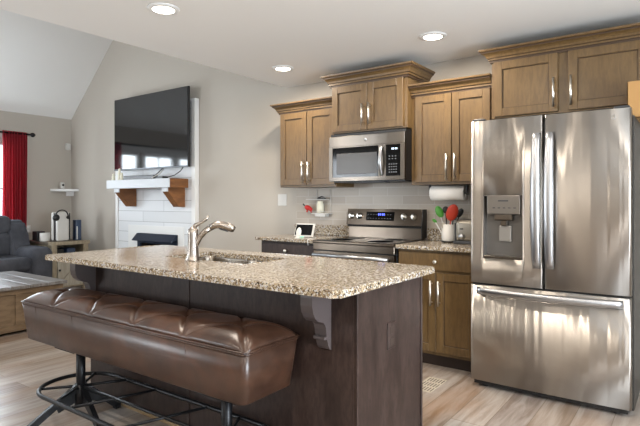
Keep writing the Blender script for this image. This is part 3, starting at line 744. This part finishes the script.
# wall caddy
t = thing('wall_caddy', 'small white two-tier shelf hooked on the wall tile below the left cabinet', 'shelf', (-3.03, YB-.05, 1.09))
bm = NB(); box(bm, -3.17, -2.93, 4.105, 4.185, 1.265, 1.272); obj('top_tray', bm, 'plastic', t)
bm = NB(); box(bm, -3.10, -2.90, 4.105, 4.185, 1.125, 1.133); box(bm, -3.06, -2.94, 4.11, 4.18, 1.10, 1.125); obj('bottom_tray', bm, 'plastic', t)
bm = NB()
for x in (-3.09, -2.92): tube(bm, [(x, 4.186, 1.10), (x, 4.186, 1.36)], .003, 6)
obj('hanger', bm, 'plastic', t)
bm = NB()
tube(bm, [(-3.17, 4.107, 1.285), (-2.93, 4.107, 1.285)], .002, 6); tube(bm, [(-3.10, 4.107, 1.15), (-2.90, 4.107, 1.15)], .002, 6); obj('rail', bm, 'plastic', t)
bm = NB(); lathe(bm, (-3.02, 4.145, 1.134), [(.032, 0), (.036, .006), (.036, .085), (.028, .1), (.028, .118), (.0001, .118)], 20)
o = obj('cream_jar', bm, 'cream'); center(o); tag(o, 'cream ceramic jar on the lower tray of the small wall shelf', 'jar')
bm = NB(); lathe(bm, (-3.0, 4.14, 1.2725), [(.045, 0), (.048, .004), (.03, .02), (.012, .026), (.0001, .03)], 20)
o = obj('dark_lid', bm, 'greydark'); center(o); tag(o, 'small dark round lid on the top tray of the wall shelf', 'lid')
t = thing('bird_ornament', 'small red cardinal ornament with dark tail hanging left of the wall shelf', 'ornament', (-3.15, 4.12, 1.18))
bm = NB(); vs = bmesh.ops.create_uvsphere(bm, u_segments=14, v_segments=10, radius=1)['verts']
for v in vs: v.co = Vector((-3.155+v.co.x*.042+v.co.z*.01, 4.12+v.co.y*.018, 1.185+v.co.z*.024-v.co.x*.012))
vs = bmesh.ops.create_uvsphere(bm, u_segments=12, v_segments=8, radius=.02)['verts']; bmesh.ops.translate(bm, verts=vs, vec=(-3.12, 4.12, 1.17))
tube(bm, [(-3.16, 4.12, 1.17), (-3.165, 4.115, 1.14)], .008, 8); tube(bm, [(-3.12, 4.12, 1.16), (-3.105, 4.115, 1.14)], .009, 8)
obj('body', bm, 'cardinal', t, smooth=True)
bm = NB(); tube(bm, [(-3.19, 4.12, 1.20), (-3.215, 4.12, 1.222)], [.006, .008], 8); obj('tail', bm, 'greydark', t)
# paper towels
t = thing('paper_towel_roll', 'white paper towel roll mounted under the cabinet beside the refrigerator', 'paper towels', (-1.62, 4.0, 1.32))
bm = NB(); lathe(bm, (-1.765, 4.0, 1.318), [(.019, 0), (.06, 0), (.06, .28), (.019, .28), (.019, 0)], 36, 'X'); obj('roll', bm, 'paper', t)
bm = NB(); tube(bm, [(-1.785, 4.0, 1.318), (-1.455, 4.0, 1.318)], .008, 10)
for x in (-1.465,): box(bm, x-.004, x+.004, 3.975, 4.025, 1.30, 1.384, .002, 1)
box(bm, -1.79, -1.78, 3.985, 4.015, 1.305, 1.384, .002, 1); obj('holder', bm, 'greydark', t)
# crock and utensils
CX, CY_ = -1.635, 4.03
t = thing('utensil_crock', 'white utensil crock with dark base beside the toaster', 'crock', (CX, CY_, .915))
bm = NB(); lathe(bm, (CX, CY_, .9155), [(.054, .012), (.056, .02), (.056, .145), (.052, .147), (.050, .145), (.050, .02), (.0001, .02)], 32); obj('pot', bm, 'plastic', t)
bm = NB(); lathe(bm, (CX, CY_, .9155), [(.0001, 0), (.055, 0), (.056, .012), (.0001, .013)], 32); obj('base', bm, 'black', t)
def utensil(name, label, cat, dx, dy, lx, ly, top, hm, mm, head):
    b0 = Vector((CX+dx, CY_+dy, .945)); e = Vector((CX+lx, CY_+ly, top-.025))
    t = thing(name, label, cat, b0, group=None)
    bm = NB(); tube(bm, [b0, e], .005, 8); obj('shaft', bm, hm, t)
    bm = NB(); head(bm, e, (e-b0).normalized()); obj('head', bm, mm, t, smooth=True)
def spoonhead(wd, hh, th=.006):
    def f(bm, e, d):
        vs = bmesh.ops.create_uvsphere(bm, u_segments=16, v_segments=10, radius=1)['verts']
        for v in vs: v.co = e+d*(hh*(v.co.z+.8))+Vector((wd*v.co.x*.82, th*v.co.y, 0))+Vector((0, wd*.4*v.co.x, 0))
    return f
def flat(wd, hh):
    def f(bm, e, d): bar(bm, e, e+d*hh, wd, .005)
    return f
def whisk(bm, e, d):
    for k_ in range(5):
        a = PI*k_/5; u, v_ = frame_from(d)
        q = u*math.cos(a)+v_*math.sin(a)
        tube(bm, [e+d*(.11*(1-math.cos(s*PI/8))/2)*1+q*.032*math.sin(s*PI/8)*(1 if True else 1) for s in range(0, 9)], .0022, 5)
        tube(bm, [e+d*(.11*(1-math.cos(s*PI/8))/2)-q*.032*math.sin(s*PI/8) for s in range(0, 9)], .0022, 5)
utensil('silicone_ladle', 'large orange-red silicone spoon standing in the utensil crock', 'utensil', .0, -.02, .035, -.035, 1.13, 'red', 'red', spoonhead(.052, .07, .016))
utensil('silicone_spatula', 'bright green silicone spatula head standing in the utensil crock', 'utensil', -.015, 0, -.06, -.02, 1.15, 'plastic', 'green', spoonhead(.036, .05, .014))
utensil('silicone_spoon', 'small green utensil leaning left in the utensil crock', 'utensil', -.03, -.01, -.10, -.03, 1.10, 'plastic', 'green', spoonhead(.018, .02))
utensil('spatula', 'dark wide spatula at the back of the utensil crock', 'utensil', 0.012, .03, .02, .045, 1.12, 'greydark', 'greydark', flat(.06, .08))
utensil('serving_spoon', 'black serving spoon leaning right in the utensil crock', 'utensil', .02, .02, .075, .03, 1.15, 'black', 'black', spoonhead(.028, .04))
utensil('black_ladle', 'black ladle leaning left behind the green utensil in the crock', 'utensil', -.02, .02, -.035, .03, 1.18, 'black', 'black', spoonhead(.03, .03))
utensil('wooden_spoon', 'pale wooden spoon in front in the utensil crock', 'utensil', -.01, -.03, -.02, -.04, 1.05, 'rusticw', 'rusticw', spoonhead(.02, .03))
# toaster
t = thing('toaster', 'silver toaster with dark base beside the refrigerator', 'toaster', (-1.42, 4.0, .915))
bm = NB(); box(bm, -1.535, -1.285, 3.91, 4.09, .93, 1.105, .03, 5); obj('shell', bm, 'toaster', t, smooth=True)
bm = NB(); box(bm, -1.545, -1.275, 3.90, 4.10, .9155, .94, .006, 2); box(bm, -1.546, -1.532, 3.93, 4.07, .93, 1.08, .005, 1); obj('base', bm, 'greydark', t)
bm = NB(); lathe(bm, (-1.48, 3.91, .975), [(.024, 0), (.025, -.006), (.02, -.016), (.0001, -.018)], 22, 'Y'); obj('dial', bm, 'chrome', t)
bm = NB(); box(bm, -1.492, -1.468, 3.90, 3.912, 1.03, 1.04, .002, 1); obj('lever', bm, 'black', t)
for y in (3.955, 4.02): bm = NB(); box(bm, -1.51, -1.31, y, y+.025, 1.104, 1.1065); obj('bread_slot', bm, 'black', t)
bm = NB(); tube(bm, [(-1.30, 4.11, .93), (-1.33, 4.15, .96), (-1.36, 4.165, 1.02), (-1.345, 4.16, 1.09), (-1.31, 4.165, 1.13)], .004, 6)
o = obj('appliance_cord', bm, 'cable'); center(o); tag(o, 'black cord curling up the wall behind the toaster', 'cord')
# floor register
t = thing('floor_register', 'pale slotted floor vent register in the floor before the base cabinet', 'floor vent', (-1.46, 3.28, 0))
bm = NB(); holes(bm, 'Z', 0.0005, .003, -1.53, -1.40, 3.14, 3.42, [(-1.515+i*.02, -1.505+i*.02, 3.155+j*.09, 3.155+j*.09+.075) for i in range(6) for j in range(3)])
obj('grille', bm, mat('beige_register', '#b3a795', .5), t)
bm = NB(); box(bm, -1.525, -1.405, 3.145, 3.415, .0001, .0008); obj('duct_opening', bm, 'kick', t)

# ------------------------------------------------------------------ fireplace wall
t = thing('fireplace', 'white shiplap fireplace surround with dark insert', 'fireplace', (-5.72, YB, 0))
bm = NB(); holes(bm, 'Y', 4.15, .049, -6.50, -4.95, 0, 2.47, [(-6.05, -5.21, .12, .83)]); obj('shiplap_panel', bm, 'shiplap', t)
for a in ((-6.56, -6.50), (-4.95, -4.885)):
    bm = NB(); box(bm, *a, 4.135, 4.199, 0, 2.47, .002, 1); obj('side_trim', bm, 'white', t)
bm = NB(); box(bm, -6.56, -4.885, 4.135, 4.199, 2.47, 2.50, .002, 1); obj('top_trim', bm, 'white', t)
bm = NB(); holes(bm, 'Y', 4.14, .012, -6.26, -5.10, .0, .93, [(-6.05, -5.21, .12, .83)]); obj('firebox_surround', bm, 'white', t)
bm = NB(); holes(bm, 'Y', 4.13, .05, -6.04, -5.22, .13, .825, [(-5.98, -5.28, .19, .70)]); box(bm, -6.04, -5.22, 4.175, 4.19, .13, .825); ins = obj('insert', bm, 'firemetal', t)
bm = NB(); prism(bm, [(4.13, .825), (4.05, .74), (4.055, .73), (4.13, .765)], 'X', -6.05, -5.23); obj('hood', bm, 'firemetal', ins)
bm = NB(); box(bm, -5.98, -5.28, 4.15, 4.155, .19, .70); obj('glass_front', bm, 'darkglass', ins)
t = thing('mantel_shelf', 'thick brown wood mantel shelf with white front, under the television', 'mantel', (-5.75, 4.0, 1.41))
MX0, MX1, MY = -6.33, -5.02, 3.86
bm = NB(); box(bm, MX0, MX1, MY+.015, 4.149, 1.415, 1.525, .003, 1); obj('beam', bm, 'mantel', t)
bm = NB(); box(bm, MX0, MX1, MY, MY+.014, 1.415, 1.525, .002, 1); obj('front_board', bm, 'mantelwhite', t)
for x in (-6.14, -5.14):
    bm = NB(); prism(bm, [(4.149, 1.414), (3.90, 1.414), (3.90, 1.365), (4.06, 1.18), (4.149, 1.18)], 'X', x-.055, x+.055); cb = obj('corbel', bm, 'mantel', t)
    bm = NB(); box(bm, x-.056, x+.056, 3.885, 3.90, 1.365, 1.414, .002, 1); obj('corbel_cap', bm, 'mantelwhite', cb)
# television
t = thing('television', 'large flat black television hung above the mantel', 'television', (-5.7, 4.1, 1.69))
bm = NB(); box(bm, -6.44, -4.90, 4.045, 4.075, 1.665, 2.632, .003, 1); hs_ = obj('housing', bm, 'black', t)
bm = NB(); box(bm, -6.43, -4.91, 4.042, 4.046, 1.683, 2.624); obj('screen', bm, 'screen', t)
bm = NB(); box(bm, -6.44, -4.90, 4.041, 4.0455, 1.665, 1.68, .001, 1); obj('lower_bezel', bm, mat('silver_bezel', '#55585c', .4, .5), t)
bm = NB(); box(bm, -6.0, -5.4, 4.075, 4.149, 1.95, 2.35); obj('wall_mount', bm, 'black', t)
bm = NB(); box(bm, -6.05, -5.42, 3.93, 4.0, 1.526, 1.578, .006, 2); o = obj('soundbar', bm, 'black'); center(o); tag(o, 'black soundbar lying on the mantel shelf', 'soundbar')
bm = NB(); box(bm, -5.38, -5.24, 3.93, 4.02, 1.526, 1.556, .005, 2); o = obj('media_player', bm, 'black'); center(o); tag(o, 'small black media player box right of the soundbar on the mantel', 'media player')
def figurine(x, y, h, label):
    bm = NB(); lathe(bm, (x, y, 1.526), [(.0001, 0), (.022, 0), (.026, .01), (.018, h*.35), (.026, h*.55), (.012, h*.72), (.018, h*.86), (.012, h*.97), (.0001, h)], 16)
    o = obj('figurine', bm, 'cream'); center(o); tag(o, label, 'figurine')
figurine(-6.28, 3.93, .09, 'shortest cream figurine at the left end of the mantel')
figurine(-6.17, 3.95, .16, 'tall cream figurine standing second from the mantel left end')
figurine(-6.09, 3.93, .10, 'small cream figurine close to the soundbar on the mantel')
bm = NB(); tube(bm, [(-5.5, 3.98, 1.54), (-5.52, 4.06, 1.60), (-5.45, 4.09, 1.664)], .006, 6); o = obj('cable', bm, 'cable'); center(o); tag(o, 'black cable rising behind the soundbar to the television', 'cable')
bm = NB(); tube(bm, [(-5.26, 4.0, 1.54), (-5.16, 4.05, 1.57), (-5.10, 4.09, 1.62), (-5.06, 4.10, 1.664)], .006, 6); o = obj('cable', bm, 'cable'); center(o); tag(o, 'black cable looping up at the right end of the mantel', 'cable')
bm = NB(); tube(bm, [(-5.40, 3.91, 1.532), (-5.40, 3.90, 1.54), (-5.40, 4.02, 1.60), (-5.42, 4.09, 1.664)], .006, 6); o = obj('cable', bm, 'plastic'); center(o); tag(o, 'white cable looping between soundbar and media player', 'cable')

# ------------------------------------------------------------------ corner devices
bm = NB(); r = .23; pts = [(XW+.001, YB-.001)]+[(XW+.001+r*math.sin(a*PI/24)*(1.0), YB-.001-.32*math.cos(a*PI/24)) for a in range(13)]
prism(bm, pts, 'Z', 1.40, 1.435); t = thing('corner_shelf', 'small white shelf in the wall corner above the media cabinet', 'shelf', (XW+.1, YB-.1, 1.38))
obj('board', bm, 'white', t)
bm = NB(); prism(bm, [(XW+.001, YB-.001), (XW+.08, YB-.001), (XW+.001, YB-.08)], 'Z', 1.33, 1.399); obj('bracket', bm, 'white', t)
t = thing('security_camera', 'small white camera with dark lens on the corner shelf', 'camera', (XW+.08, 4.02, 1.436))
bm = NB(); box(bm, XW+.06, XW+.12, 3.98, 4.04, 1.4365, 1.54, .015, 3); obj('housing', bm, 'plastic', t, smooth=True)
bm = NB(); lathe(bm, (XW+.12, 4.01, 1.495), [(.018, -.002), (.018, .003), (.0001, .004)], 16, 'X'); obj('lens', bm, 'black', t)
bm = NB(); box(bm, XW+.001, XW+.055, 4.10, 4.165, 2.04, 2.14, .01, 2); o = obj('motion_sensor', bm, 'plastic'); center(o); tag(o, 'small white motion sensor high in the wall corner', 'sensor')

# ------------------------------------------------------------------ curtain
t = thing('curtain_rod', 'black curtain rod with round finial above the window', 'curtain rod', (-7.70, 2.4, 2.2))
bm = NB(); tube(bm, [(-7.68, .9, 2.20), (-7.68, 3.50, 2.20)], .012, 12); obj('pole', bm, 'blackmetal', t)
bm = NB(); lathe(bm, (-7.68, 3.50, 2.20), [(.012, 0), (.016, .01), (.03, .025), (.034, .045), (.02, .07), (.0001, .075)], 18, 'Y'); obj('finial', bm, 'blackmetal', t)
for y in (3.46, 1.0):
    bm = NB(); tube(bm, [(-7.68, y, 2.20), (-7.779, y, 2.19)], .007, 8); obj('bracket', bm, 'blackmetal', t)
def curtain(y0, y1, label):
    bm = NB(); n = 90; rows = []
    for zi in range(9):
        z = 2.225-(2.225-.12)*zi/8; amp = .013 if zi == 0 else .02+.012*zi/8
        rows.append([bm.verts.new((-7.68+amp*math.sin(2*PI*9*i/n+.5*math.sin(zi*.7))+.006*math.sin(i*.37+zi), y0+(y1-y0)*i/n+.015*(zi/8)*math.sin(i*.2), z)) for i in range(n+1)])
    for a, b_ in zip(rows, rows[1:]):
        for i in range(n): f = bm.faces.new((a[i], a[i+1], b_[i+1], b_[i])); f.smooth = True
    o = obj('curtain', bm, 'curtain'); md = o.modifiers.new('s', 'SOLIDIFY'); md.thickness = .002
    return tag(o, label, 'curtain')
curtain(3.14, 3.465, 'sheer red curtain panel at the right side of the window behind the sofa')
curtain(.95, 1.25, 'sheer red curtain panel at the far end of the window, away from the corner')

# ------------------------------------------------------------------ sofa
t = thing('sofa', 'grey upholstered reclining sofa under the window', 'sofa', (-7.15, 2.4, 0))
def cush(name, *a, bev=.06, seg=5): bm = NB(); box(bm, *a, bev, seg); return obj(name, bm, 'sofa', t, smooth=True)
cush('base', -7.5, -6.80, 1.3, 3.38, .05, .40, bev=.03)
for a, b_ in ((1.42, 2.27), (2.28, 3.12)):
    cush('seat_cushion', -7.35, -6.74, a, b_, .36, .545, bev=.07)
    cush('back_cushion', -7.62, -7.25, a+.01, b_-.01, .50, .84, bev=.09)
    cush('head_cushion', -7.64, -7.30, a+.0, b_-.0, .80, 1.06, bev=.09)
for a, b_ in ((3.10, 3.40), (1.15, 1.44)): cush('arm', -7.45, -6.76, a, b_, .05, .66, bev=.10, seg=6)
bm = NB(); prism(bm, [(-7.64, .3), (-7.20, .3), (-7.18, .62), (-7.28, .80), (-7.36, .98), (-7.44, 1.0), (-7.64, 1.0)], 'Y', 3.06, 3.30)
bmesh.ops.bevel(bm, geom=list(bm.edges), offset=.035, segments=3, affect='EDGES'); obj('back_wing', bm, 'sofa', t, smooth=True)
for x in (-7.45, -6.85):
    for y in (1.25, 3.3):
        bm = NB(); lathe(bm, (x, y, 0), [(.02, 0), (.03, .06)], 12); obj('foot', bm, 'black', t)

# ------------------------------------------------------------------ coffee table
t = thing('coffee_table', 'rustic wooden trunk coffee table with whitish-washed plank top', 'coffee table', (-5.72, 2.1, 0))
TX0, TX1, TY0, TY1 = -6.32, -5.12, 1.45, 2.70
bm = NB()
for i in range(7):
    y0_ = TY0+i*(TY1-TY0)/7; box(bm, TX0, TX1, y0_+.002, y0_+(TY1-TY0)/7-.002, .425, .455, .003, 1)
obj('plank_top', bm, 'tabletop', t)
bm = NB(); box(bm, TX0+.04, TX1-.045, TY0+.04, TY1-.04, .03, .425); obj('trunk_body', bm, 'tableside', t)
for x in (TX0+.03, TX1-.09):
    for y in (TY0+.03, TY1-.09): bm = NB(); box(bm, x, x+.06, y, y+.06, 0, .424, .003, 1); obj('leg', bm, 'tableside', t)
bm = NB(); box(bm, TX1-.05, TX1-.03, TY0+.09, TY1-.09, .03, .09, .002, 1); box(bm, TX1-.05, TX1-.03, TY0+.09, TY1-.09, .375, .424, .002, 1)
for y in (1.83, 2.22): box(bm, TX1-.05, TX1-.03, y, y+.05, .09, .375, .002, 1)
obj('side_rail', bm, 'tableside', t)

# ------------------------------------------------------------------ corner media cabinet
t = thing('media_cabinet', 'rustic grey wooden side cabinet in the living room corner', 'cabinet', (-7.3, 3.78, 0))
KX0, KX1, KY0, KY1 = -7.62, -6.90, 3.42, 3.95
bm = NB(); box(bm, KX0, KX1, KY0, KY1, .66, .70, .004, 1); obj('top', bm, 'rusticdk', t)
bm = NB(); box(bm, KX1-.08, KX1+.006, KY0-.006, KY1+.006, .655, .703, .004, 1); obj('top_front_edge', bm, 'rustic', t)
bm = NB()
for y in (KY0+.01, KY1-.08): box(bm, KX1-.08, KX1-.01, y, y+.07, 0, .655, .003, 1)
for y in (KY0+.01, KY1-.06): box(bm, KX0+.02, KX0+.07, y, y+.05, 0, .655)
box(bm, KX0+.03, KX1-.03, KY0+.02, KY0+.035, .08, .66); box(bm, KX0+.03, KX1-.03, KY1-.035, KY1-.02, .08, .66); box(bm, KX0+.02, KX0+.035, KY0+.03, KY1-.03, .08, .66)
box(bm, KX0+.03, KX1-.03, KY0+.03, KY1-.03, .08, .10); box(bm, KX0+.03, KX1-.03, KY0+.03, KY1-.03, .47, .49)
obj('frame', bm, 'rustic', t)
bm = NB(); holes(bm, 'X', KX1-.035, .02, KY0+.09, KY1-.09, .10, .465, [(KY0+.14, KY1-.14, .16, .41)]); box(bm, KX1-.032, KX1-.022, KY0+.13, KY1-.13, .15, .42)
bar(bm, (KX1-.018, KY0+.14, .16), (KX1-.018, KY1-.14, .41), .045, .012)
d = obj('door', bm, 'rusticw', t)
bm = NB(); lathe(bm, (KX1-.012, KY0+.115, .32), [(.012, 0), (.014, .015), (.0001, .02)], 14, 'X'); obj('knob', bm, 'black', d)
for i, (y, w_, c_, mt) in enumerate(((3.53, .11, 'black router box on the open shelf of the media cabinet', 'black'), (3.68, .12, 'navy box in the middle of the media cabinet shelf', 'bluegrey'))):
    bm = NB(); box(bm, -7.2, -7.0, y, y+w_, .4905, .60, .006, 1); o = obj('device_box', bm, mt); center(o); tag(o, c_, 'box')
# console
t = thing('game_console', 'white upright game console on the media cabinet', 'game console', (-7.12, 3.72, .70))
def shell(y0, y1):
    bm = NB(); prism(bm, [(-7.22, .71), (-7.00, .71), (-6.985, .80), (-7.0, 1.05), (-7.02, 1.11), (-7.18, 1.09), (-7.22, 1.05)], 'Y', y0, y1)
    bmesh.ops.bevel(bm, geom=list(bm.edges), offset=.006, segments=2, affect='EDGES'); return bm
bm = NB(); box(bm, -7.02, -6.97, 3.53, 3.70, .71, 1.10, .02, 3); obj('side_panel', bm, 'plastic', t, smooth=True)
bm = NB(); box(bm, -7.14, -7.09, 3.53, 3.70, .71, 1.10, .02, 3); obj('side_panel', bm, 'plastic', t, smooth=True)
bm = NB(); box(bm, -7.089, -7.021, 3.54, 3.74, .715, 1.085, .008, 2); obj('core', bm, 'black', t, smooth=True)
bm = NB(); lathe(bm, (-7.05, 3.63, .7005), [(.0001, 0), (.07, 0), (.07, .014), (.0001, .014)], 24); obj('stand', bm, 'black', t)
t = thing('headphones', 'black headphones hung over the top of the white game console', 'headphones', (-7.0, 3.68, 1.0))
bm = NB(); tube(bm, [(-6.958, 3.59-.085*math.cos(i*PI/14), 1.045+.085*math.sin(i*PI/14)) for i in range(15)], .009, 10); obj('headband', bm, 'black', t)
for y in (3.505,):
    bm = NB(); lathe(bm, (-6.967, y, 1.03), [(.0001, -.0), (.035, 0), (.045, .012), (.045, .03), (.035, .04), (.0001, .04)], 22, 'X'); obj('ear_cup', bm, 'black', t)
bm = NB(); lathe(bm, (-6.984, 3.675, 1.03), [(.0001, .016), (.02, .016), (.024, .028), (.0001, .036)], 18, 'X'); obj('ear_cup', bm, 'black', t)
t = thing('speaker_tower', 'narrow dark navy tower standing right of the game console', 'speaker', (-7.0, 3.87, .70))
bm = NB(); box(bm, -7.06, -6.97, 3.79, 3.87, .7035, .99, .008, 2); obj('body', bm, 'bluegrey', t)
bm = NB(); box(bm, -6.97, -6.966, 3.80, 3.815, .72, .90, .001, 1); obj('light_strip', bm, 'plastic', t)
bm = NB(); lathe(bm, (-7.22, 3.49, .7005), [(.0001, 0), (.06, 0), (.065, .01), (.065, .115), (.061, .115), (.06, .012), (.0001, .012)], 28)
o = obj('white_cup', bm, 'plastic'); center(o); tag(o, 'short wide white cup on the media cabinet by the sofa', 'cup')
bm = NB(); box(bm, -7.50, -7.36, 3.45, 3.56, .7005, .83, .008, 2); o = obj('black_box', bm, 'greydark'); center(o); tag(o, 'dark box behind the white cup on the media cabinet', 'box')
t = thing('wall_outlet', 'white wall outlet plate between curtain and media cabinet', 'outlet', (XW, 3.55, .80))
bm = NB(); box(bm, XW+.0005, XW+.006, 3.52, 3.59, .79, .90, .002, 1); obj('plate', bm, 'plastic', t)
for z in (.80, .855): bm = NB(); box(bm, XW+.006, XW+.008, 3.54, 3.57, z, z+.035, .001, 1); obj('socket', bm, 'white', t)
